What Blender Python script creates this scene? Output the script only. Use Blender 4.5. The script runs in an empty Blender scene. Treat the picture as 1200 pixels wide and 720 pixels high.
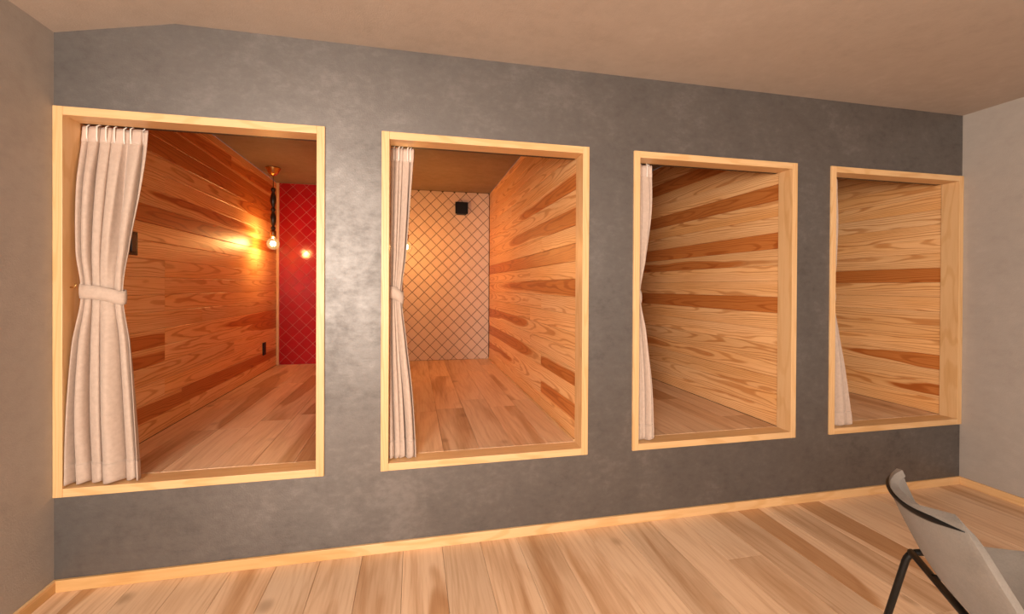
import bpy, bmesh, math, random
from mathutils import Matrix, Vector

# ------------------------------------------------------------------ scene, camera, light
scene = bpy.context.scene
COL = scene.collection
vs = scene.view_settings
vs.view_transform = 'Standard'; vs.look = 'None'; vs.gamma = 1.0; vs.use_curve_mapping = False
vs.exposure = 0.0

CAM = Vector((1.3437, -2.0422, 1.1812))
YAW, PITCH, ROLL, FPX, SHIFT = 0.2183, -0.0053, 0.0051, 521.08, -21.02
cam_d = bpy.data.cameras.new('camera'); cam = bpy.data.objects.new('camera', cam_d); COL.objects.link(cam)
fwd = Vector((math.sin(YAW)*math.cos(PITCH), math.cos(YAW)*math.cos(PITCH), math.sin(PITCH)))
rgt = Vector((math.cos(YAW), -math.sin(YAW), 0)); up = rgt.cross(fwd)
r2 = rgt*math.cos(ROLL) + up*math.sin(ROLL); u2 = -rgt*math.sin(ROLL) + up*math.cos(ROLL)
cam.matrix_world = Matrix(((r2.x, u2.x, -fwd.x, CAM.x), (r2.y, u2.y, -fwd.y, CAM.y), (r2.z, u2.z, -fwd.z, CAM.z), (0, 0, 0, 1)))
cam_d.sensor_fit = 'HORIZONTAL'; cam_d.sensor_width = 36.0
cam_d.lens = 36.0*FPX/1200.0
cam_d.shift_y = SHIFT/1200.0
cam_d.clip_start = 0.02
scene.camera = cam

world = bpy.data.worlds.new('world'); scene.world = world; world.use_nodes = True
world.node_tree.nodes['Background'].inputs[0].default_value = (0.9, 0.85, 0.8, 1)
world.node_tree.nodes['Background'].inputs[1].default_value = 0.2

def point_light(name, loc, watts, color, radius):
    d = bpy.data.lights.new(name, 'POINT'); d.energy = watts; d.color = color; d.shadow_soft_size = radius
    o = bpy.data.objects.new(name, d); COL.objects.link(o); o.location = loc
    return o
def area_light(name, loc, rot, sx, sy, watts, color):
    d = bpy.data.lights.new(name, 'AREA'); d.shape = 'RECTANGLE'; d.size = sx; d.size_y = sy; d.energy = watts; d.color = color
    o = bpy.data.objects.new(name, d); COL.objects.link(o); o.location = loc; o.rotation_euler = rot
    return o
WARM = (1.0, 0.87, 0.74)
point_light('added_room_fill', (1.90, -2.80, 1.50), 20, WARM, 0.25)  # unseen point fill, added to keep the ceiling bright
key = area_light('added_left_key', (0.34, -3.45, 1.35), (0, 0, 0), 1.1, 1.3, 172, (1.0, 0.87, 0.74))  # unseen key light added behind the camera at left; no window is built
key.rotation_euler = Vector((0.50, 0.86, 0.06)).to_track_quat('-Z', 'Z').to_euler()
area_light('added_back_fill', (2.6, -4.15, 1.15), (math.radians(90), 0, 0), 2.2, 1.5, 20, (1.0, 0.88, 0.76))  # broad unseen fill added by the back wall to soften alcove shadows; no door

# ------------------------------------------------------------------ dimensions (metres, floor at z = 0, grey wall face at y = 0)
XF = [0.0, 1.2055, 2.4155, 3.6136]      # left edge of each opening frame
FW, TF = 0.972, 0.033                   # frame width, face width of the frame timber
ZB, ZT = 0.3631, 1.8631                 # frame bottom and top
JD = 0.087                              # jamb depth behind the wall face
XR = 4.5856                             # right wall
YB = -4.2                               # wall behind the viewer
DEP = 2.737                             # alcove depth
ZC, ZCL, XCR = 2.23, 2.144, 0.405       # ceiling height, height at the left wall, crease
ZAC, ZAF = 2.192, 0.3975                 # alcove ceiling, alcove floor
BT = 0.012                              # board thickness
def wl(k): return XF[k] + TF - 0.005    # left / right face of the alcove walls
def wr(k): return XF[k] + FW - TF + 0.005

# ------------------------------------------------------------------ helpers
def new_obj(name, verts, faces, mat=None, parent=None, smooth=False):
    me = bpy.data.meshes.new(name); me.from_pydata([tuple(v) for v in verts], [], faces); me.update()
    bm = bmesh.new(); bm.from_mesh(me); bmesh.ops.recalc_face_normals(bm, faces=bm.faces); bm.to_mesh(me); bm.free()
    if smooth:
        for p in me.polygons: p.use_smooth = True
    o = bpy.data.objects.new(name, me); COL.objects.link(o)
    if mat: me.materials.append(mat)
    if parent: o.parent = parent
    return o
def link(name, me, parent=None):
    o = bpy.data.objects.new(name, me); COL.objects.link(o)
    if parent: o.parent = parent
    return o
def tag(o, label=None, cat=None, group=None, kind=None):
    if label: o['label'] = label
    if cat: o['category'] = cat
    if group: o['group'] = group
    if kind: o['kind'] = kind
    return o
def empty(name, loc=(0, 0, 0)):
    o = bpy.data.objects.new(name, None); COL.objects.link(o); o.location = loc; o.empty_display_size = 0.05
    return o
class MB:
    def __init__(self): self.v = []; self.f = []
    def add(self, vs_, fs):
        n = len(self.v); self.v += [tuple(p) for p in vs_]; self.f += [tuple(i+n for i in f) for f in fs]; return self
    def box(self, x0, x1, y0, y1, z0, z1):
        return self.add([(x0,y0,z0),(x1,y0,z0),(x1,y1,z0),(x0,y1,z0),(x0,y0,z1),(x1,y0,z1),(x1,y1,z1),(x0,y1,z1)],
                        [(0,3,2,1),(4,5,6,7),(0,1,5,4),(1,2,6,5),(2,3,7,6),(3,0,4,7)])
    def cbox(self, x0, x1, y0, y1, z0, z1, c=0.002):
        bm = bmesh.new(); bmesh.ops.create_cube(bm, size=1)
        for v in bm.verts: v.co = Vector(((x0+x1)/2+v.co.x*(x1-x0), (y0+y1)/2+v.co.y*(y1-y0), (z0+z1)/2+v.co.z*(z1-z0)))
        bmesh.ops.bevel(bm, geom=bm.edges[:], offset=c, segments=2, affect='EDGES', profile=0.6)
        bm.verts.index_update(); vs_ = [v.co[:] for v in bm.verts]; fs = [tuple(v.index for v in f.verts) for f in bm.faces]; bm.free()
        return self.add(vs_, fs)
    def prism(self, pts, fn0, fn1):          # polygon pts mapped by two functions to its end faces
        n = len(pts)
        return self.add([fn0(*p) for p in pts] + [fn1(*p) for p in pts],
                        [tuple(range(n))[::-1], tuple(range(n, 2*n))] + [(i, (i+1) % n, n+(i+1) % n, n+i) for i in range(n)])
    def tube(self, path, r, n=10, closed=False):
        path = [Vector(p) for p in path]; m = len(path); rings = []; prev = None
        for i, p in enumerate(path):
            a = path[(i-1) % m] if (closed or i > 0) else p; b = path[(i+1) % m] if (closed or i < m-1) else p
            t = (b-a).normalized()
            if prev is None:
                ref = Vector((0, 0, 1)) if abs(t.z) < 0.9 else Vector((1, 0, 0)); nrm = t.cross(ref).normalized()
            else: nrm = (prev - t*prev.dot(t)).normalized()
            prev = nrm; bn = t.cross(nrm); rr = r[i] if isinstance(r, (list, tuple)) else r
            rings.append([p + (nrm*math.cos(2*math.pi*k/n) + bn*math.sin(2*math.pi*k/n))*rr for k in range(n)])
        vs_ = [q for ring in rings for q in ring]; fs = []
        for i in range(m if closed else m-1):
            j = (i+1) % m
            for k in range(n): fs.append((i*n+k, i*n+(k+1) % n, j*n+(k+1) % n, j*n+k))
        if not closed: fs += [tuple(range(n))[::-1], tuple(range((m-1)*n, m*n))]
        return self.add(vs_, fs)
    def lathe(self, prof, cx=0, cy=0, n=24):   # prof: (r, z) list
        vs_ = []; m = len(prof)
        for r, z in prof:
            for k in range(n):
                a = 2*math.pi*k/n; vs_.append((cx+r*math.cos(a), cy+r*math.sin(a), z))
        fs = [(i*n+k, i*n+(k+1) % n, (i+1)*n+(k+1) % n, (i+1)*n+k) for i in range(m-1) for k in range(n)]
        fs += [tuple(range(n)), tuple(range((m-1)*n, m*n))]
        return self.add(vs_, fs)
    def build(self, name, mat=None, parent=None, smooth=False): return new_obj(name, self.v, self.f, mat, parent, smooth)

# ------------------------------------------------------------------ materials
class NT:
    def __init__(self, name):
        self.m = bpy.data.materials.new(name); self.m.use_nodes = True; self.t = self.m.node_tree
        self.b = self.t.nodes['Principled BSDF']; self.out = self.t.nodes['Material Output']
    def n(self, typ, **kw):
        nd = self.t.nodes.new(typ)
        for k, v in kw.items(): setattr(nd, k, v)
        return nd
    def set(self, sock, val):
        if hasattr(val, 'node'): self.t.links.new(val, sock)
        else: sock.default_value = val
    def math(self, op, a, b=None, c=None, clamp=False):
        nd = self.n('ShaderNodeMath', operation=op, use_clamp=clamp); self.set(nd.inputs[0], a)
        if b is not None: self.set(nd.inputs[1], b)
        if c is not None: self.set(nd.inputs[2], c)
        return nd.outputs[0]
    def mix(self, fac, a, b, blend='MIX'):
        nd = self.n('ShaderNodeMix', data_type='RGBA', blend_type=blend); self.set(nd.inputs[0], fac)
        self.set(nd.inputs[6], a if hasattr(a, 'node') else (*a, 1)); self.set(nd.inputs[7], b if hasattr(b, 'node') else (*b, 1))
        return nd.outputs[2]
    def noise(self, vec, scale, detail=3, rough=0.55, dist=0.0):
        nd = self.n('ShaderNodeTexNoise'); self.set(nd.inputs['Vector'], vec); nd.inputs['Scale'].default_value = scale
        nd.inputs['Detail'].default_value = detail; nd.inputs['Roughness'].default_value = rough; nd.inputs['Distortion'].default_value = dist
        return nd.outputs[0]
    def smooth(self, v, lo, hi, a=0.0, b=1.0):
        nd = self.n('ShaderNodeMapRange', interpolation_type='SMOOTHSTEP'); self.set(nd.inputs[0], v)
        for i, x in enumerate((lo, hi, a, b)): self.set(nd.inputs[i+1], x)
        return nd.outputs[0]
    def lin(self, v, lo, hi, a=0.0, b=1.0):
        nd = self.n('ShaderNodeMapRange'); self.set(nd.inputs[0], v)
        for i, x in enumerate((lo, hi, a, b)): self.set(nd.inputs[i+1], x)
        return nd.outputs[0]
    def scaled(self, vec, s):
        nd = self.n('ShaderNodeVectorMath', operation='MULTIPLY'); self.set(nd.inputs[0], vec); nd.inputs[1].default_value = s
        return nd.outputs[0]
    def offs(self, vec, o):
        nd = self.n('ShaderNodeVectorMath', operation='ADD'); self.set(nd.inputs[0], vec); self.set(nd.inputs[1], o)
        return nd.outputs[0]
    def bump(self, h, strength, dist=0.01):
        nd = self.n('ShaderNodeBump'); nd.inputs['Strength'].default_value = strength; nd.inputs['Distance'].default_value = dist
        self.set(nd.inputs['Height'], h); self.t.links.new(nd.outputs[0], self.b.inputs['Normal'])
    def done(self, color=None, rough=None, spec=None, metal=None):
        if color is not None: self.set(self.b.inputs['Base Color'], color if hasattr(color, 'node') else (*color, 1))
        if rough is not None: self.set(self.b.inputs['Roughness'], rough)
        if spec is not None: self.b.inputs['Specular IOR Level'].default_value = spec
        if metal is not None: self.b.inputs['Metallic'].default_value = metal
        return self.m
def plain(name, color, rough=0.5, spec=0.5, metal=0.0): return NT(name).done(color, rough, spec, metal)

def coords(t):
    return t.n('ShaderNodeTexCoord').outputs['Object']

def wallpaper(name, c0, c1, c2, rough, spec, big=1.3, fine=22, bump=0.12, metal=0.0):
    t = NT(name); v = coords(t)
    a = t.noise(v, big, 5, 0.6, 0.3); b = t.noise(v, 6.5, 5, 0.65, 0.4); c = t.noise(t.scaled(v, (1, 1, 1.6)), fine, 4, 0.7)
    m = t.math('ADD', t.math('MULTIPLY', a, 0.34), t.math('ADD', t.math('MULTIPLY', b, 0.33), t.math('MULTIPLY', c, 0.33)))
    col = t.mix(t.smooth(m, 0.36, 0.52), c0, c1); col = t.mix(t.smooth(m, 0.50, 0.66), col, c2)
    t.bump(t.math('ADD', t.math('MULTIPLY', c, 0.6), t.noise(v, 160, 2)), bump, 0.004)
    return t.done(col, t.lin(m, 0.35, 0.65, rough+0.08, rough-0.08), spec, metal)
M_GREY = wallpaper('grey_plaster_paper', (0.125, 0.114, 0.108), (0.165, 0.152, 0.145), (0.225, 0.210, 0.202), 0.44, 0.5, metal=0.55)
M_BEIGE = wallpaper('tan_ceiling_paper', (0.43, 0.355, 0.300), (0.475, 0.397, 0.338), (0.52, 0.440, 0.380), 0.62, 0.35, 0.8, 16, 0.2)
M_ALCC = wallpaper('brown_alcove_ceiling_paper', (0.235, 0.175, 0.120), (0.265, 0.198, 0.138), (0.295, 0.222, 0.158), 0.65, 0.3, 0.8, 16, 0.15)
M_GREIGE = wallpaper('greige_wall_paper', (0.365, 0.328, 0.300), (0.405, 0.366, 0.336), (0.445, 0.405, 0.374), 0.62, 0.35, 0.8, 16, 0.2)

def wood(name, light, mid, dark, line, freq=26.0, rough=0.42, spec=0.5, streak=0.0, knots=0.0, line_amt=0.5, vary=0.25, coat=0.0, ysc=1.0):
    """board material: local X runs along the board, local Y across. obj.color = (heartwood reach, centre line, tone, -)"""
    t = NT(name); v = coords(t); oi = t.n('ShaderNodeObjectInfo')
    rnd = oi.outputs['Random']; sc = t.n('ShaderNodeSeparateColor'); t.t.links.new(oi.outputs['Color'], sc.inputs[0])
    reach, cen, tone = sc.outputs[0], sc.outputs[1], sc.outputs[2]
    cmb = t.n('ShaderNodeCombineXYZ'); t.set(cmb.inputs[0], t.math('MULTIPLY', rnd, 37.0)); t.set(cmb.inputs[1], t.math('MULTIPLY', rnd, 91.0)); t.set(cmb.inputs[2], t.math('MULTIPLY', rnd, 53.0))
    vo = t.offs(v, cmb.outputs[0])
    sp = t.n('ShaderNodeSeparateXYZ'); t.t.links.new(v, sp.inputs[0]); x, y = sp.outputs[0], sp.outputs[1]
    wob = t.noise(t.scaled(vo, (1.1, 6.0*ysc, 6)), 1.0, 3, 0.5)
    wob2 = t.noise(t.scaled(vo, (2.2, 15.0*ysc, 12)), 1.0, 2, 0.5)
    yy = t.math('SUBTRACT', t.math('MULTIPLY', y, 10.9*ysc), t.math('SUBTRACT', t.math('MULTIPLY', cen, 1.6), 0.8))   # about -0.5..0.5 across
    para = t.math('MULTIPLY', t.math('MULTIPLY', yy, yy), 1.9)
    sgn = t.math('SUBTRACT', t.math('MULTIPLY', t.math('GREATER_THAN', rnd, 0.5), 2.0), 1.0)
    A = t.math('ADD', t.math('ADD', para, t.math('MULTIPLY', t.math('MULTIPLY', x, sgn), 0.55)),
               t.math('ADD', t.math('MULTIPLY', t.math('SUBTRACT', wob, 0.5), 1.5), t.math('MULTIPLY', t.math('SUBTRACT', wob2, 0.5), 0.14)))
    heart = t.smooth(t.math('SUBTRACT', A, t.lin(reach, 0, 1, -1.6, 1.9)), -0.06, 0.07, 1.0, 0.0)
    rings = t.math('SINE', t.math('MULTIPLY', A, freq))
    ringm = t.smooth(rings, 0.25, 1.0)
    fib = t.noise(t.scaled(vo, (4.0, 190.0*ysc, 60)), 1.0, 3, 0.6)
    big = t.noise(t.scaled(vo, (0.8, 5.0*ysc, 3)), 1.0, 2)
    col = t.mix(t.lin(big, 0.3, 0.7), light, mid)
    col = t.mix(heart, col, dark)
    if streak:
        s = t.noise(t.scaled(vo, (0.5, 10.0*ysc, 4)), 1.0, 4, 0.6, 0.5)
        col = t.mix(t.math('MULTIPLY', t.smooth(s, 0.48, 0.68), streak), col, dark)
    col = t.mix(t.math('MULTIPLY', ringm, t.math('MULTIPLY', t.lin(wob, 0.2, 0.7, 0.5, 1.0), line_amt)), col, t.mix(1.0, col, line, 'MULTIPLY'))
    col = t.mix(t.math('MULTIPLY', t.smooth(fib, 0.42, 0.75), 0.45), col, t.mix(1.0, col, line, 'MULTIPLY'))
    if knots:
        vn = t.n('ShaderNodeTexVoronoi'); t.set(vn.inputs['Vector'], t.scaled(vo, (3.2, 8.0*ysc, 1))); vn.inputs['Scale'].default_value = 1.0
        kn = t.math('ADD', vn.outputs['Distance'], t.math('MULTIPLY', t.math('SUBTRACT', wob2, 0.5), 0.14))
        col = t.mix(t.math('MULTIPLY', t.smooth(kn, 0.03, 0.16, 1.0, 0.0), knots), col, (dark[0]*0.5, dark[1]*0.45, dark[2]*0.4))
    tn = t.lin(tone, 0, 1, 1.0-vary, 1.0+vary)
    cm = t.n('ShaderNodeCombineXYZ'); [t.set(cm.inputs[i], tn) for i in range(3)]
    vm = t.n('ShaderNodeVectorMath', operation='MULTIPLY'); t.t.links.new(col, vm.inputs[0]); t.t.links.new(cm.outputs[0], vm.inputs[1])
    t.bump(t.math('ADD', t.math('MULTIPLY', fib, 0.5), t.math('MULTIPLY', ringm, 0.5)), 0.06, 0.002)
    if coat: t.b.inputs['Coat Weight'].default_value = coat; t.b.inputs['Coat Roughness'].default_value = 0.25
    return t.done(vm.outputs[0], t.lin(fib, 0.3, 0.7, rough-0.05, rough+0.06), spec)
M_CEDAR = wood('cedar_board', (0.92, 0.60, 0.31), (0.86, 0.475, 0.185), (0.60, 0.220, 0.056), (0.66, 0.44, 0.27), 24, 0.40, 0.38, line_amt=0.85, vary=0.22)
M_OAK = wood('oak_plank', (0.84, 0.615, 0.425), (0.78, 0.535, 0.345), (0.54, 0.305, 0.155), (0.74, 0.62, 0.50), 16, 0.38, 0.45, streak=0.95, knots=0.5, line_amt=0.35, vary=0.10, ysc=0.53)
M_PINE = wood('pine_trim', (0.79, 0.525, 0.275), (0.75, 0.475, 0.23), (0.66, 0.40, 0.17), (0.85, 0.74, 0.58), 26, 0.40, 0.5, line_amt=0.6, vary=0.1, ysc=1.6)

def fabric():
    t = NT('beige_curtain_cloth'); v = coords(t)
    w = t.n('ShaderNodeTexWave', wave_type='BANDS', bands_direction='Z'); t.set(w.inputs['Vector'], v); w.inputs['Scale'].default_value = 160; w.inputs['Distortion'].default_value = 1.5
    nz = t.noise(v, 60, 3)
    col = t.mix(t.lin(nz, 0.3, 0.7), (0.51, 0.395, 0.325), (0.58, 0.46, 0.385))
    t.bump(t.math('ADD', t.math('MULTIPLY', w.outputs[1], 0.5), nz), 0.12, 0.002)
    t.b.inputs['Sheen Weight'].default_value = 0.25
    return t.done(col, 0.85, 0.2)
M_CLOTH = fabric()
M_TAPE = plain('header_tape', (0.60, 0.48, 0.41), 0.8, 0.2)
M_PLASTIC = plain('clear_white_plastic', (0.85, 0.82, 0.78), 0.3)
M_RAIL = plain('dark_rail', (0.045, 0.025, 0.015), 0.5)
M_BLACK = plain('black_plate', (0.006, 0.0055, 0.0055), 0.4, 0.3)
M_BLKMET = plain('black_steel', (0.005, 0.005, 0.005), 0.42, 0.3)
def tilemat(name, c0, c1, rough, spec, coat):
    t = NT(name); oi = t.n('ShaderNodeObjectInfo'); v = coords(t)
    nz = t.noise(t.offs(v, oi.outputs['Location']), 9, 2)
    col = t.mix(t.math('ADD', t.math('MULTIPLY', oi.outputs['Random'], 0.6), t.math('MULTIPLY', nz, 0.4)), c0, c1)
    t.bump(nz, 0.03, 0.01)
    t.b.inputs['Coat Weight'].default_value = coat; t.b.inputs['Coat Roughness'].default_value = 0.06
    return t.done(col, rough, spec)
M_RED = tilemat('red_glaze', (0.36, 0.006, 0.012), (0.47, 0.011, 0.019), 0.13, 0.5, 0.0)
M_CREAM = tilemat('cream_glaze', (0.70, 0.58, 0.48), (0.78, 0.665, 0.565), 0.5, 0.4, 0.0)
M_GROUTR = plain('highlight_red_grout', (0.50, 0.12, 0.10), 0.6)  # grout colour lightened to stand in for highlights along the tile bevels
M_GROUTB = plain('brown_grout', (0.055, 0.026, 0.016), 0.85)
def brass(name, c, r):
    t = NT(name); v = coords(t); nz = t.noise(v, 40, 3)
    return t.done(t.mix(nz, c, tuple(k*0.75 for k in c)), r, 0.5, 1.0)
M_BRASS = brass('aged_brass', (0.78, 0.50, 0.20), 0.25)
def darkwood():
    t = NT('dark_turned_wood'); v = coords(t); nz = t.noise(t.scaled(v, (60, 60, 8)), 1, 3)
    return t.done(t.mix(nz, (0.010, 0.006, 0.004), (0.035, 0.018, 0.010)), 0.32, 0.5)
M_DARKWOOD = darkwood()
def bulbglass():
    t = NT('lit_bulb_glass'); tr = t.n('ShaderNodeBsdfTransparent'); tr.inputs[0].default_value = (1, 0.93, 0.82, 1)
    em = t.n('ShaderNodeEmission'); em.inputs[0].default_value = (1.0, 0.62, 0.25, 1); em.inputs[1].default_value = 1.1
    gl = t.n('ShaderNodeBsdfGlossy'); gl.inputs['Roughness'].default_value = 0.05
    m1 = t.n('ShaderNodeMixShader'); m1.inputs[0].default_value = 0.35
    t.t.links.new(tr.outputs[0], m1.inputs[1]); t.t.links.new(em.outputs[0], m1.inputs[2])
    m2 = t.n('ShaderNodeMixShader'); m2.inputs[0].default_value = 0.06
    t.t.links.new(m1.outputs[0], m2.inputs[1]); t.t.links.new(gl.outputs[0], m2.inputs[2])
    t.t.links.new(m2.outputs[0], t.out.inputs[0]); return t.m
M_BULB = bulbglass()
def glow():
    t = NT('glowing_filament'); em = t.n('ShaderNodeEmission'); em.inputs[0].default_value = (1.0, 0.70, 0.35, 1); em.inputs[1].default_value = 40
    t.t.links.new(em.outputs[0], t.out.inputs[0]); return t.m
M_FIL = glow()
def feltmat():
    t = NT('grey_felt'); v = coords(t); a = t.noise(v, 9, 4, 0.6); b = t.noise(v, 240, 2)
    t.bump(b, 0.15, 0.002); t.b.inputs['Sheen Weight'].default_value = 0.15
    return t.done(t.mix(t.lin(t.math('ADD', t.math('MULTIPLY', a, 0.7), t.math('MULTIPLY', b, 0.3)), 0.35, 0.65), (0.150, 0.130, 0.112), (0.205, 0.180, 0.158)), 0.8, 0.25)
M_FELT = feltmat()

# ------------------------------------------------------------------ room shell
wf = MB()
wf.box(0, XR, 0, JD-0.002, 0, ZB)
for a, b in [(XF[i]+FW, XF[i+1]) for i in range(3)]: wf.box(a, b, 0, JD-0.002, ZB, ZT)
hd = [(0, ZT), (XR, ZT), (XR, ZC), (XCR, ZC), (0, ZCL)]
wf.prism(hd, lambda x, z: (x, 0, z), lambda x, z: (x, JD-0.002, z))
tag(wf.build('wall_front', M_GREY), 'mottled dark grey wall with four framed openings', kind='structure')
tag(MB().box(-0.1, 0, YB, 0, 0, ZCL).build('wall_left', M_GREIGE), 'plain greige wall at the left of the grey wall', kind='structure')
tag(MB().box(XR, XR+0.1, YB, 0, 0, ZC).build('wall_right', M_GREIGE), 'plain greige wall at the right of the grey wall', kind='structure')
tag(MB().prism([(0, 0), (XR, 0), (XR, ZC), (XCR, ZC), (0, ZCL)], lambda x, z: (x, YB-0.1, z), lambda x, z: (x, YB, z)).build('wall_back', M_GREIGE), 'plain greige wall behind the viewer', kind='structure')
cp = [(0, ZCL), (XCR, ZC), (XR, ZC), (XR, ZC+0.1), (0, ZC+0.1)]
tag(MB().prism(cp, lambda x, z: (x, YB, z), lambda x, z: (x, 0, z)).build('ceiling', M_BEIGE), 'flat beige ceiling with a sloped strip at the left wall', kind='structure')

# ------------------------------------------------------------------ boards
mesh_cache = {}
def board_mesh(L, W, T, mat, ch=0.0018):
    key = (round(L, 4), round(W, 4), T, mat.name, ch)
    if key not in mesh_cache:
        hw, hl = W/2, L/2
        sec = [(-hw, -T), (hw, -T), (hw, -ch), (hw-ch, 0), (-hw+ch, 0), (-hw, -ch)]
        m = MB().prism(sec, lambda y, z: (-hl, y, z), lambda y, z: (hl, y, z))
        me = bpy.data.meshes.new('board'); me.from_pydata(m.v, [], m.f); me.update()
        bm = bmesh.new(); bm.from_mesh(me); bmesh.ops.recalc_face_normals(bm, faces=bm.faces); bm.to_mesh(me); bm.free()
        me.materials.append(mat); mesh_cache[key] = me
    return mesh_cache[key]
def place(name, me, center, ax, az, parent, col):
    ax, az = Vector(ax), Vector(az); ay = az.cross(ax)
    o = link(name, me, parent)
    o.matrix_local = Matrix(((ax.x, ay.x, az.x, center[0]), (ax.y, ay.y, az.y, center[1]), (ax.z, ay.z, az.z, center[2]), (0, 0, 0, 1)))
    o.color = (*col, 1); return o

# floor of the room, planks running towards the grey wall
PW = 0.1722
fl = MB().box(0, XR, YB, 0, -0.10, -0.010).build('floor', plain('subfloor', (0.10, 0.06, 0.035), 0.8))
tag(fl, 'pale oak plank floor of the room', kind='structure')
def floor_planks(parent, x0, x1, y0, y1, ztop, phase, seed, gap=0.0012, lo=1.1, hi=1.82):
    rnd = random.Random(seed); k0 = math.floor((x0-phase)/PW)
    k = k0
    while phase + k*PW < x1 - 0.004:
        a, b = max(x0, phase+k*PW), min(x1, phase+(k+1)*PW)
        if b-a > 0.006:
            y = y1; first = True
            while y > y0 + 0.001:
                L = rnd.uniform(0.35, hi) if first else rnd.uniform(lo, hi)
                first = False
                e = max(y0, y-L)
                if e - y0 < 0.2: e = y0
                me = board_mesh(round(y-e-gap, 3), round(b-a-gap, 4), 0.010, M_OAK, 0.0012)
                hr = rnd.choice((0, 0, 0.1, 0.3, 0.42, 0.5)); place('plank', me, ((a+b)/2, (y+e)/2, ztop), (0, 1, 0), (0, 0, 1), parent, (hr, rnd.uniform(0.2, 0.8), rnd.random()))
                y = e
        k += 1
floor_planks(fl, 0.002, XR-0.002, YB+0.002, -0.001, 0.0, 1.476-9*PW, 11)

# baseboards
BH, BTH = 0.046, 0.012
def trim_piece(name, x0, x1, y0, y1, z0, z1, parent=None, axis=0, c=0.002, col=(0, 0.5, 0.5), mat=None):
    """one length of timber; local X along its length"""
    mat = mat or M_PINE
    d = [(x1-x0), (y1-y0), (z1-z0)]; ce = ((x0+x1)/2, (y0+y1)/2, (z0+z1)/2)
    order = {0: (0, 1, 2), 1: (1, 2, 0), 2: (2, 0, 1)}[axis]
    L, a, b = d[order[0]], d[order[1]], d[order[2]]
    o = MB().cbox(-L/2, L/2, -a/2, a/2, -b/2, b/2, c).build(name, mat, parent)
    e = [Vector((1, 0, 0)), Vector((0, 1, 0)), Vector((0, 0, 1))]; ax, ay, az = (e[i] for i in order)
    o.matrix_local = Matrix(((ax.x, ay.x, az.x, ce[0]), (ax.y, ay.y, az.y, ce[1]), (ax.z, ay.z, az.z, ce[2]), (0, 0, 0, 1)))
    o.color = (*col, 1); return o
tag(trim_piece('baseboard_front', 0.0, XR, -BTH, 0, 0, BH, None, 0, col=(0.25, 0.4, 0.6)), 'pale pine baseboard under the grey wall', kind='structure')
tag(trim_piece('baseboard_left', 0, BTH, YB, -BTH, 0, BH, None, 1, col=(0.2, 0.4, 0.5)), 'pale pine baseboard along the left wall', kind='structure')
tag(trim_piece('baseboard_right', XR-BTH, XR, YB, -BTH, 0, BH, None, 1, col=(0.2, 0.4, 0.5)), 'pale pine baseboard along the right wall', kind='structure')

# opening frames
where = ['leftmost opening, the one with red tiles behind', 'second opening from the left, cream tiles behind', 'third opening from the left', 'rightmost opening, against the right wall']
FP = 0.010
for k in range(4):
    t = empty('trim_%d' % (k+1), (XF[k], 0, ZB)); tag(t, 'pale pine frame of the ' + where[k], kind='structure')
    x1 = FW - (0.001 if k == 3 else 0)
    x0 = 0.001 if k == 0 else 0
    H = ZT-ZB
    trim_piece('jamb', x0, TF, -FP, JD, 0, H, t, 2, col=(0.1, 0.3, 0.6))
    trim_piece('jamb', x1-TF, x1, -FP, JD, 0, H, t, 2, col=(0.15, 0.6, 0.5))
    trim_piece('head', TF, x1-TF, -FP+0.001, JD, H-TF, H, t, 0, col=(0.1, 0.5, 0.55))
    trim_piece('sill', TF, x1-TF, -FP+0.001, JD, 0, TF, t, 0, col=(0.2, 0.5, 0.55))

# ------------------------------------------------------------------ alcoves
RH = 0.0916                                           # height of one wall board
M_BACKING = plain('board_backing', (0.10, 0.04, 0.015), 0.8)
M_PLAINW = plain('plain_alcove_wall', (0.55, 0.45, 0.36), 0.7)
names = ['red tiled', 'cream tiled', 'third', 'rightmost']
def board_face(w, face, nx, seed, tones, joints):
    rnd = random.Random(seed); z = ZAF; i = 0
    while z < ZAC - 0.01:
        h = min(RH, ZAC-z); cuts = [JD+0.001]
        for j in joints(i, rnd): cuts.append(j)
        cuts.append(DEP-0.004)
        for a, b in zip(cuts[:-1], cuts[1:]):
            tn = tones(i, (a+b)/2, rnd)
            me = board_mesh(b-a-0.0008, h-0.0006, BT-0.001, M_CEDAR, 0.0026)
            place('board', me, (face, (a+b)/2, z+h/2), (0, 1, 0), (nx, 0, 0), w, tn)
        z += RH; i += 1
def board_wall(name, label, xs0, xs1, face, nx, seed, tones, joints):
    """slab of wall with boards on the face x = face whose normal is nx"""
    w = MB().box(xs0, xs1, JD, DEP+0.1, ZAF-0.1, ZAC).build(name, M_BACKING); tag(w, label, kind='structure')
    board_face(w, face, nx, seed, tones, joints)
    return w
def std_joints(i, rnd):
    r = rnd.random()
    if r < 0.4: return [rnd.choice((0.72, 0.72, 1.62, 1.0))]
    if r < 0.55: return [rnd.uniform(0.5, 2.2)]
    return []
def tones_from(dark):
    def f(i, y, rnd):
        d = dark.get(i)
        c = rnd.uniform(0.1, 0.9); tn = rnd.uniform(0.35, 0.75)
        if d == 2: return (1.0, c, rnd.uniform(0.4, 0.6))        # all heartwood
        if d == 1: return (rnd.uniform(0.42, 0.62), rnd.uniform(0.3, 0.7), tn)    # tongue of heartwood
        if d == 3: return (rnd.uniform(0.30, 0.38), rnd.uniform(0.3, 0.7), tn)
        if d == 0: return (0.0, c, rnd.uniform(0.5, 0.8))
        return (rnd.choice((0.0, 0.0, 0.1, 0.3, 0.5)), c, tn)
    return f
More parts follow.
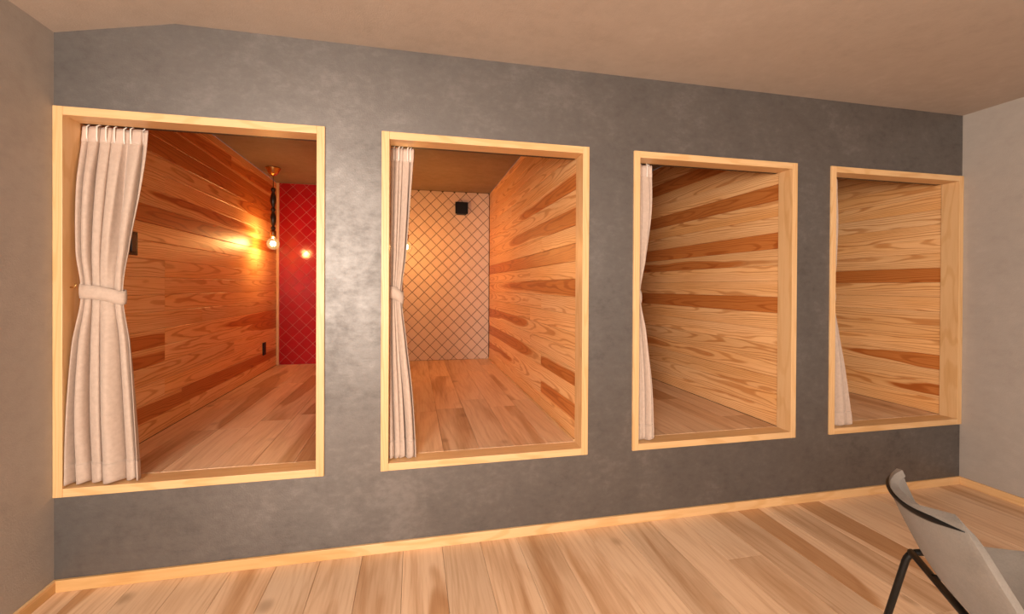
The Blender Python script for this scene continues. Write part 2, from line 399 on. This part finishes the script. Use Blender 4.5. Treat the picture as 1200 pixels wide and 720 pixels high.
# row numbers count from the alcove floor
board_wall('wall_alcove_left', 'cedar board wall at the left inside the red tiled alcove', -0.1, wl(0)-BT, wl(0), 1, 21,
           tones_from({0: 0, 1: 2, 2: 0, 3: 0, 4: 1, 5: 1, 7: 0, 8: 0, 10: 0, 11: 0, 12: 2, 13: 1, 14: 0, 15: 1, 16: 2, 17: 2, 18: 1, 19: 0}), std_joints)
wm = board_wall('wall_alcove_middle', 'cedar board wall at the right inside the cream tiled alcove', wr(1)+BT, wl(2)-BT, wr(1), -1, 32,
           tones_from({0: 0, 1: 1, 2: 0, 3: 1, 4: 0, 5: 1, 6: 0, 7: 0, 8: 1, 9: 0, 10: 2, 11: 0, 12: 1, 13: 0, 14: 1, 15: 0}), std_joints)
wt = board_wall('wall_alcove_third', 'cedar board wall inside the third opening', wr(2)+BT, wl(3)-BT, wr(2), -1, 43,
           tones_from({0: 0, 1: 0, 2: 0, 3: 1, 4: 0, 5: 0, 6: 0, 7: 2, 8: 0, 9: 0, 10: 1, 11: 2, 12: 0, 13: 0, 14: 2, 15: 0, 16: 0, 17: 2}), lambda i, r: [r.uniform(0.9, 2.3)] if r.random() < 0.4 else [])
board_wall('wall_alcove_right', 'cedar board wall inside the rightmost opening', wr(3)+BT, XR+0.1, wr(3), -1, 54,
           tones_from({0: 0, 1: 3, 2: 0, 3: 3, 4: 0, 5: 0, 6: 0, 7: 0, 8: 0, 9: 2, 10: 0, 11: 0, 12: 0, 13: 3, 14: 0, 15: 3}), lambda i, r: [r.uniform(0.9, 2.3)] if r.random() < 0.3 else [])
dv = MB().box(wr(0)+BT, wl(1)-BT, JD, DEP+0.1, ZAF-0.1, ZAC).build('wall_alcove_divider', M_BACKING)
tag(dv, 'cedar board wall between the red tiled and the cream tiled alcove', kind='structure')
board_face(dv, wr(0), -1, 61, tones_from({}), std_joints)
board_face(dv, wl(1), 1, 62, tones_from({}), std_joints)
board_face(wm, wl(2), 1, 63, tones_from({}), std_joints)
board_face(wt, wl(3), 1, 64, tones_from({}), std_joints)

for k in range(4):
    f = MB().box(wl(k), wr(k), JD, DEP, ZAF-0.1, ZAF-0.0105).build('floor_alcove_%d' % (k+1), M_BACKING)
    tag(f, 'oak plank floor inside the %s alcove' % names[k], kind='structure')
    floor_planks(f, wl(k)+0.0005, wr(k)-0.0005, JD+0.001, DEP-0.001, ZAF, wl(k)-0.06-0.03*k, 70+k, lo=0.9, hi=1.5)
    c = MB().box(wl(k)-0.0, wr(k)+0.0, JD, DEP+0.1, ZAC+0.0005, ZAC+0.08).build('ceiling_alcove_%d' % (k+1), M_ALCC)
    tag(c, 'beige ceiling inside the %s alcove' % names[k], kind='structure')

# tiled back walls
HD = 0.0625                                           # half diagonal of a tile
def clip(poly, x0, x1, z0, z1):
    for axis, lim, sg in ((0, x0, 1), (0, x1, -1), (1, z0, 1), (1, z1, -1)):
        out = []
        for i in range(len(poly)):
            a, b = poly[i-1], poly[i]; da, db = sg*(a[axis]-lim), sg*(b[axis]-lim)
            if (da >= 0) != (db >= 0):
                s = da/(da-db); out.append((a[0]+(b[0]-a[0])*s, a[1]+(b[1]-a[1])*s))
            if db >= 0: out.append(b)
        poly = out
        if len(poly) < 3: return []
    return poly
def poly_area(p): return 0.5*sum(p[i-1][0]*p[i][1]-p[i][0]*p[i-1][1] for i in range(len(p)))
def inset(p, d):
    n = len(p); out = []
    for i in range(n):
        a, b, c = Vector(p[i-1]), Vector(p[i]), Vector(p[(i+1) % n])
        e1, e2 = (b-a), (c-b)
        if e1.length < 1e-6 or e2.length < 1e-6: return None
        e1.normalize(); e2.normalize(); n1, n2 = Vector((-e1.y, e1.x)), Vector((-e2.y, e2.x))
        k = 1+n1.dot(n2)
        if k < 0.2: return None
        out.append(tuple(b + (n1+n2)*(d/k)))
    return out
def tile_wall(name, label, k, x0, x1, lat, mat, grout, gap, dep, seed, rec):
    w = MB().box(wl(k), wr(k), DEP-0.003+rec, DEP+0.1, ZAF-0.1, ZAC).build(name, grout); tag(w, label, kind='structure')
    rnd = random.Random(seed); full = None; lx, lz = lat
    for i in range(-40, 41):
        for j in range(-40, 41):
            if (i+j) % 2: continue
            cx, cz = lx + i*HD, lz + HD + j*HD
            d = HD - gap
            if cx < x0-HD or cx > x1+HD or cz < ZAF-HD or cz > ZAC+HD: continue
            dia = [(cx-d, cz), (cx, cz-d), (cx+d, cz), (cx, cz+d)]
            p = clip(dia, x0, x1, ZAF+0.001, ZAC-0.001)
            q = []
            for pt in p:
                if not q or (Vector(pt)-Vector(q[-1])).length > 0.002: q.append(pt)
            if len(q) > 2 and (Vector(q[0])-Vector(q[-1])).length < 0.002: q.pop()
            if len(q) < 3: continue
            if poly_area(q) < 0: q = q[::-1]
            if poly_area(q) < 1.2e-4: continue
            whole = len(q) == 4 and abs(poly_area(q)-2*d*d) < 1e-7
            if whole and full: me = full
            else:
                r = [(a-cx, b-cz) for a, b in q]; r1 = inset(r, 0.0030); rm = inset(r, 0.0009)
                if not r1 or not rm or poly_area(r1) < 2e-5: continue
                n = len(r); vs_ = [(a, 0.0065, b) for a, b in r] + [(a, 0.0030, b) for a, b in r] + [(a, 0.0010, b) for a, b in rm] + [(a, 0.0, b) for a, b in r1]
                fs = [tuple(range(3*n, 4*n))]
                for s in (0, n, 2*n):
                    fs += [(s+m, s+(m+1) % n, s+n+(m+1) % n, s+n+m) for m in range(n)]
                me = bpy.data.meshes.new('tile'); me.from_pydata(vs_, [], fs); me.update()
                bm = bmesh.new(); bm.from_mesh(me); bmesh.ops.recalc_face_normals(bm, faces=bm.faces); bm.faces.ensure_lookup_table()
                if bm.faces[0].normal.y > 0: bmesh.ops.reverse_faces(bm, faces=bm.faces)
                bm.to_mesh(me); bm.free(); me.materials.append(mat)
                if whole: full = me
            o = link('tile', me, w); o.location = (cx, DEP-0.003, cz)
            if whole: o.rotation_euler = (rnd.gauss(0, dep), 0, rnd.gauss(0, dep))
tile_wall('wall_tiled_red', 'glossy red tiled back wall of the left alcove, square tiles set diagonally', 0, wl(0)+0.024, wr(0)-0.002, (0.113, 0.600), M_RED, M_GROUTR, 0.0014, 0.0012, 5, 0.0012)
tile_wall('wall_tiled_cream', 'cream tiled back wall of the second alcove, square tiles set diagonally', 1, wl(1)+0.004, wr(1)-0.006, (wr(1)-0.006, 0.5545), M_CREAM, M_GROUTB, 0.0027, 0.001, 6, 0.004)
for k in (2, 3):
    tag(MB().box(wl(k), wr(k), DEP+0.003, DEP+0.1, ZAF-0.1, ZAC).build('wall_alcove_end_%d' % (k+1), M_PLAINW), 'plain back wall of the %s alcove' % names[k], kind='structure')
tag(trim_piece('trim_5', wl(0)+0.001, wl(0)+0.023, DEP-0.012, DEP+0.002, ZAF+0.001, ZAC-0.001, None, 2, 0.001), 'thin pine strip where the cedar boards meet the red tiles', kind='structure')
tag(trim_piece('trim_6', wr(1)-0.010, wr(1)-0.0005, JD+0.001, DEP-0.005, ZAF+0.0005, ZAF+0.011, None, 1, 0.001, col=(0, 0.5, 0.2)), 'slim wooden bead along the floor of the cream tiled alcove', kind='structure')

# ------------------------------------------------------------------ curtains
def lerp_keys(keys, v):
    """Catmull-Rom through (v, value) keys"""
    n = len(keys)
    for i in range(n-1):
        if v <= keys[i+1][0] or i == n-2:
            v0, p1 = keys[i]; v1, p2 = keys[i+1]
            p0 = keys[i-1][1] if i else p1; p3 = keys[i+2][1] if i+2 < n else p2
            s = min(1, max(0, (v-v0)/(v1-v0)))
            m1, m2 = (p2-p0)/2, (p3-p1)/2
            return (2*s**3-3*s**2+1)*p1 + (s**3-2*s**2+s)*m1 + (-2*s**3+3*s**2)*p2 + (s**3-s**2)*m2
def curtain(k, label, xl, xr, yc, amp, folds, seed, hooks):
    root = empty('curtain', (XF[k], 0, ZB)); tag(root, label, 'curtain', 'beige tied back curtains')
    rnd = random.Random(seed); ph = [rnd.uniform(-0.5, 0.5) for _ in range(4)]
    zt, zb = 1.822-ZB, ZAF-ZB+0.002 if False else 0.040
    def S(u, v, off=0.0):
        a, b = lerp_keys(xl, v), lerp_keys(xr, v); A = lerp_keys(amp, v); y0 = lerp_keys(yc, v)
        w = (u + 0.055*math.sin(2*math.pi*u+ph[2]*5)+0.03*math.sin(4*math.pi*u+ph[3]*6))*folds + 0.16*math.sin(4*v+ph[0]*4+3*u) + 0.06*math.sin(9*v+ph[1]*5)
        cc = math.cos(math.pi*w); s2 = 1-2*(cc*cc+0.015)**0.40
        uu = u + 0.22/folds*math.sin(2*math.pi*w+0.9)*min(1, u*6, (1-u)*6)
        mod = 0.72+0.28*math.sin(2*math.pi*u*1.7+ph[2]*4+2.2*v)
        lean = -0.012*(u-0.5)*v
        z = zt + (zb-zt)*v
        if v > 0.9: z += 0.006*math.sin(2*math.pi*w+0.7)*(v-0.9)*10
        return Vector((a+(b-a)*uu, y0 + A*s2*mod + lean - off, z))
    def sheet(name, v0, v1, nv, off, th, mat, parent):
        nu = 26*folds; vs_ = []; fs = []
        for j in range(nv+1):
            v = v0+(v1-v0)*j/nv
            for i in range(nu+1): vs_.append(S(i/nu, v, off))
        for j in range(nv):
            for i in range(nu): fs.append((j*(nu+1)+i, j*(nu+1)+i+1, (j+1)*(nu+1)+i+1, (j+1)*(nu+1)+i))
        o = new_obj(name, vs_, fs, mat, parent, True)
        md = o.modifiers.new('thickness', 'SOLIDIFY'); md.thickness = th; md.offset = 0
        return o
    cl = sheet('cloth', 0.0, 1.0, 70, 0.0, 0.0022, M_CLOTH, root)
    sheet('header_tape', 0.003, 0.045, 5, 0.0008, 0.0048, M_TAPE, root)
    sheet('hem', 0.945, 0.999, 5, 0.0006, 0.0048, M_CLOTH, root)
    # tieback: a band round the bunch
    vt = 0.478; a, b = lerp_keys(xl, vt), lerp_keys(xr, vt); y0 = lerp_keys(yc, vt); A = lerp_keys(amp, vt)
    cx, hx, hy = (a+b)/2, (b-a)/2+0.004, A+0.006
    z0 = zt + (zb-zt)*vt; n = 48; vs_ = []; fs = []; hh = 0.027
    for r_, th in ((1.0, 0), (1.0, 1)):
        pass
    for i in range(n):
        t = 2*math.pi*i/n; ex = math.copysign(abs(math.cos(t))**0.75, math.cos(t)); ey = math.copysign(abs(math.sin(t))**0.75, math.sin(t))
        px, py = cx+hx*ex, y0+hy*ey
        tilt = -0.014*ex + (0.003*math.sin(3*t))
        for dz in (-hh, -hh*0.3, hh*0.3, hh):
            bul = 0.002 if abs(dz) < hh*0.5 else 0
            vs_.append((px+bul*ex, py+bul*ey, z0+dz+tilt))
    for i in range(n):
        j = (i+1) % n
        for m in range(3): fs.append((i*4+m, j*4+m, j*4+m+1, i*4+m+1))
    tb = new_obj('tieback', vs_, fs, M_CLOTH, root, True)
    md = tb.modifiers.new('thickness', 'SOLIDIFY'); md.thickness = 0.004; md.offset = 1
    tag(tb, 'flat cloth tieback band')
    # hooks that hang the header from the rail
    for i in range(hooks):
        u = (i+0.5)/hooks; p = S(u, 0.03, 0.006); q = S(u, 0.0, 0.0)
        path = [(p.x, p.y-0.001, p.z-0.020), (p.x, p.y-0.003, p.z), (p.x, p.y-0.003, zt-0.002), (q.x+0.002, q.y-0.002, zt+0.006), (q.x+0.003, 0.100, zt+0.010)]
        MB().tube(path, 0.0028, 6).build('hook', M_PLASTIC, root, True)
    return root
V = [0, 0.17, 0.36, 0.478, 0.61, 0.80, 1.0]
def K(vals): return list(zip(V, vals))
curtain(0, 'wide beige curtain tied back in the leftmost opening', K([0.036, 0.044, 0.050, 0.062, 0.046, 0.039, 0.038]), K([0.266, 0.262, 0.222, 0.202, 0.228, 0.256, 0.276]),
        K([0.100, 0.070, 0.056, 0.050, 0.048, 0.040, 0.036]), K([0.013, 0.038, 0.032, 0.013, 0.036, 0.050, 0.050]), 5, 3, 7)
xr_n = K([0.137, 0.123, 0.104, 0.086, 0.106, 0.136, 0.152]); xl_n = K([0.036, 0.036, 0.036, 0.037, 0.037, 0.038, 0.038])
labs = [None, 'beige curtain drawn to the left in the opening with cream tiles', 'narrow beige curtain gathered in the third opening from the left', 'beige curtain mostly hidden by the frame of the rightmost opening']
curtain(1, labs[1], xl_n, xr_n, K([0.100, 0.078, 0.066, 0.056, 0.052, 0.048, 0.050]), K([0.014, 0.030, 0.024, 0.015, 0.026, 0.036, 0.040]), 4, 8, 5)
curtain(2, labs[2], xl_n, K([0.150, 0.135, 0.095, 0.062, 0.098, 0.128, 0.138]), K([0.096, 0.074, 0.056, 0.046, 0.050, 0.048, 0.048]), K([0.014, 0.026, 0.020, 0.012, 0.022, 0.032, 0.036]), 4, 9, 5)
curtain(3, labs[3], xl_n, K([0.145, 0.125, 0.095, 0.070, 0.098, 0.140, 0.175]), K([0.094, 0.072, 0.052, 0.042, 0.046, 0.044, 0.040]), K([0.014, 0.026, 0.020, 0.012, 0.022, 0.030, 0.032]), 4, 10, 5)
for k in range(4):
    r = MB().cbox(XF[k]+TF+0.002, XF[k]+FW-TF-0.002, 0.0905, 0.110, 1.8305, 1.846, 0.001).build('curtain_rail', M_RAIL)
    tag(r, 'slim dark curtain rail along the top of the ' + where[k].split(',')[0] + (', red tiled alcove' if k == 0 else ''), 'curtain rail', 'curtain rails behind the frames')
hk = MB().tube([(TF, 0.030, 1.170), (TF+0.012, 0.030, 1.170), (TF+0.018, 0.030, 1.176), (TF+0.018, 0.030, 1.186)], 0.0028, 8).build('tieback_hook', M_BRASS, None, True)
tag(hk, 'tiny brass tieback hook on the left jamb of the leftmost opening', 'hook')

# ------------------------------------------------------------------ pendants
def pendant(x, y, label, watts):
    root = empty('pendant_lamp', (x, y, ZAC)); tag(root, label, 'pendant lamp', 'bare bulb pendants in the alcoves')
    z = lambda a: a - ZAC
    MB().lathe([(0.058, z(ZAC)), (0.060, z(ZAC-0.004)), (0.058, z(ZAC-0.010)), (0.048, z(ZAC-0.026)), (0.040, z(ZAC-0.045)), (0.030, z(ZAC-0.058)), (0.012, z(ZAC-0.066)), (0.004, z(ZAC-0.072))], n=28).build('canopy', M_BRASS, root, True)
    MB().tube([(0, 0, z(2.125)), (0.001, 0, z(2.06)), (0, 0, z(2.015))], 0.0026, 8).build('wire', M_DARKWOOD, root, True)
    prof = [(0.004, 2.022), (0.014, 2.018), (0.019, 2.006), (0.016, 1.990), (0.012, 1.984), (0.012, 1.975), (0.019, 1.955), (0.024, 1.925), (0.022, 1.895), (0.014, 1.865), (0.009, 1.852), (0.016, 1.843), (0.019, 1.832), (0.016, 1.822), (0.009, 1.815), (0.012, 1.805), (0.019, 1.785), (0.024, 1.757), (0.022, 1.728), (0.014, 1.700), (0.009, 1.690), (0.017, 1.682), (0.020, 1.671), (0.016, 1.660), (0.013, 1.654)]
    MB().lathe([(r, z(h)) for r, h in prof], n=20).build('spindle', M_DARKWOOD, root, True)
    so = MB().lathe([(r, z(h)) for r, h in [(0.014, 1.656), (0.022, 1.650), (0.024, 1.640), (0.024, 1.612), (0.020, 1.604), (0.018, 1.598)]], n=24).build('socket', brass('socket_brass', (0.30, 0.17, 0.08), 0.35), root, True)
    R, zc = 0.050, 1.540
    prof = [(0.016, 1.600), (0.018, 1.592)] + [(max(0.001, R*math.sin(a)), zc+R*math.cos(a)) for a in [0.42+i*(math.pi-0.42)/16 for i in range(17)]]
    b = MB().lathe([(r, z(h)) for r, h in prof], n=28).build('bulb', M_BULB, root, True)
    path = []
    for i in range(60):
        a = i/59; path.append((0.013*math.cos(a*10*math.pi), 0.013*math.sin(a*10*math.pi), z(1.525+0.035*a)))
    MB().tube(path, 0.0018, 6).build('filament', M_FIL, b, True)
    lt = point_light('pendant_light', (x, y, zc), watts, (1.0, 0.52, 0.18), 0.03)
    return root
pendant(0.167, 2.13, 'lit bare bulb hanging from a dark turned spindle before the red tiles', 18)
pendant(XF[1]+0.072, 2.13, 'lit bare bulb half hidden by the curtain before the cream tiles', 25)

# ------------------------------------------------------------------ small fittings
def plate(x, y, z, w, h, label, name, cat, kindp):
    root = empty(name, (x, y, z)); tag(root, label, cat)
    MB().cbox(0, 0.009, -w/2, w/2, -h/2, h/2, 0.002).build('cover_plate', M_BLACK, root)
    if kindp == 'socket':
        for dz in (-0.022, 0.022):
            for dy in (-0.008, 0.008): MB().cbox(0.0085, 0.0105, dy-0.002, dy+0.002, dz-0.008, dz+0.008, 0.0005).build('slot', plain('slot_grey', (0.05, 0.05, 0.05), 0.5), root)
    else: MB().cbox(0.0085, 0.013, -w*0.28, w*0.28, -h*0.36, h*0.36, 0.001).build('rocker', plain('switch_rocker', (0.03, 0.028, 0.028), 0.3), root)
    return root
plate(wl(0), 2.355, 0.610, 0.072, 0.112, 'black wall socket low on the cedar boards near the red tiles', 'wall_socket', 'socket', 'socket')
plate(wl(0), 0.425, 1.380, 0.072, 0.112, 'black light switch on the cedar boards beside the leftmost curtain', 'light_switch', 'switch', 'switch')
vent = empty('wall_vent', (1.842, DEP-0.003, 2.015)); tag(vent, 'square black vent cover high on the cream tiles', 'vent')
MB().cbox(-0.060, 0.060, -0.030, 0, -0.058, 0.058, 0.004).build('body', M_BLACK, vent)
MB().cbox(-0.067, 0.067, -0.042, -0.030, -0.060, 0.066, 0.004).build('front_panel', M_BLACK, vent)
MB().cbox(-0.050, 0.050, -0.040, -0.012, -0.070, -0.058, 0.002).build('lower_lip', plain('vent_lip', (0.03, 0.028, 0.027), 0.4), vent)

# ------------------------------------------------------------------ shell chair
def chair():
    F2 = Vector((math.sin(YAW), math.cos(YAW))); R2 = Vector((math.cos(YAW), -math.sin(YAW)))
    o2 = Vector((CAM.x, CAM.y)) + 0.896*F2 + 1.162*R2
    fdir = 0.932*R2 - 0.362*F2; rz = math.atan2(fdir.y, fdir.x)
    root = empty('shell_chair', (o2.x, o2.y, 0)); root.rotation_euler = (0, 0, rz)
    tag(root, 'grey felt shell chair on thin black steel legs at the lower right corner', 'chair')
    prof = [(0.255, 0.470), (0.235, 0.492), (0.16, 0.490), (0.05, 0.475), (-0.06, 0.468), (-0.13, 0.476), (-0.185, 0.500), (-0.220, 0.545), (-0.252, 0.605), (-0.280, 0.665), (-0.300, 0.716)]
    wid = [0.190, 0.212, 0.224, 0.226, 0.226, 0.222, 0.214, 0.202, 0.188, 0.174, 0.160]
    def cr(P, s):
        n = len(P)-1; x = s*n; i = min(n-1, int(x)); f = x-i
        g = lambda j: P[max(0, min(n, j))]
        p0, p1, p2, p3 = g(i-1), g(i), g(i+1), g(i+2)
        h = lambda a, b, c, d: 0.5*((2*b)+(-a+c)*f+(2*a-5*b+4*c-d)*f*f+(-a+3*b-3*c+d)*f**3)
        return h(p0, p1, p2, p3) if not isinstance(p1, tuple) else tuple(h(*q) for q in zip(p0, p1, p2, p3))
    def S(s, v):
        x, z = cr(prof, s); w = cr(wid, s)
        rd = 0.055; q = max(0, (s-0.905)/0.095); w -= rd*(1-math.sqrt(max(0, 1-q*q)))*0.85
        back = min(1, max(0, (s-0.45)/0.35)); back = back*back*(3-2*back)
        c = abs(v)**2.4
        y = w*v
        wrap = 0.048*back; lift = 0.055*(1-back) + 0.02*back
        top = max(0, (s-0.8)/0.2)
        x += wrap*c; z += lift*c*(1-0.2*back) - 0.006*top*top*abs(v)**4
        return Vector((x, y, z))
    ns, nv = 60, 30; vs_ = []; fs = []
    for i in range(ns+1):
        for j in range(nv+1): vs_.append(S(i/ns, -1+2*j/nv))
    for i in range(ns):
        for j in range(nv): fs.append((i*(nv+1)+j, i*(nv+1)+j+1, (i+1)*(nv+1)+j+1, (i+1)*(nv+1)+j))
    sh = new_obj('shell', vs_, fs, M_FELT, root, True)
    md = sh.modifiers.new('thickness', 'SOLIDIFY'); md.thickness = 0.016; md.offset = 0
    md = sh.modifiers.new('round', 'BEVEL'); md.width = 0.006; md.segments = 3; md.limit_method = 'ANGLE'
    # dark seam below the top edge, on the rear face
    def rear(s, v, d):
        e = 1e-3; a = S(min(1, s+e), v)-S(s-e, v); b = S(s, min(1, v+e))-S(s, max(-1, v-e)); n = a.cross(b).normalized()
        if n.x > 0: n = -n
        return S(s, v) + n*d
    vv = [-0.97+1.88*i/40 for i in range(41)]; rr = [0.0008+0.0056*min(1, 6*(i+0.3)/41, 6*(40.3-i)/41) for i in range(41)]
    MB().tube([rear(0.975-0.010*abs(v)**3, v, 0.0078) for v in vv], rr, 8).build('edge_seam', M_BLKMET, root, True)
    # frame
    r = 0.0085; zf = 0.476; xr_, xf, yh = -0.190, 0.19, 0.248
    def bend(a, b, c, rad, n=6):
        a, b, c = Vector(a), Vector(b), Vector(c); p = b+(a-b).normalized()*rad; q = b+(c-b).normalized()*rad
        return [tuple((1-t)**2*p+2*t*(1-t)*b+t*t*q) for t in [i/n for i in range(n+1)]]
    for s in (1, -1):
        A = (xr_, s*yh, zf); B = (xf, s*yh*0.95, zf)
        fr_, fb = (xf+0.07, s*(yh+0.02), r), (xr_-0.095, s*(yh+0.035), r)
        path = [fb] + bend(fb, A, B, 0.035) + bend(A, B, fr_, 0.035) + [fr_]
        MB().tube(path, r, 10).build('leg_frame', M_BLKMET, root, True)
        for ft in (fr_, fb): MB().lathe([(0.010, 0.0), (0.012, 0.003), (0.012, 0.012), (0.009, 0.016)], ft[0], ft[1], 12).build('foot_cap', M_BLACK, root, True)
    MB().tube([(xr_+0.004, yh, zf-0.004), (xr_+0.004, -yh, zf-0.004)], r, 10).build('rear_crossbar', M_BLKMET, root, True)
    MB().tube([(xf-0.03, yh*0.95, zf-0.004), (xf-0.03, -yh*0.95, zf-0.004)], r, 10).build('front_crossbar', M_BLKMET, root, True)
    for y in (0.13, -0.13):
        MB().tube([(xr_, y, zf), (xr_+0.03, y, zf), (xr_+0.075, y, zf-0.002)], 0.006, 8).build('bracket', M_BLKMET, root, True)
    return root
chair()
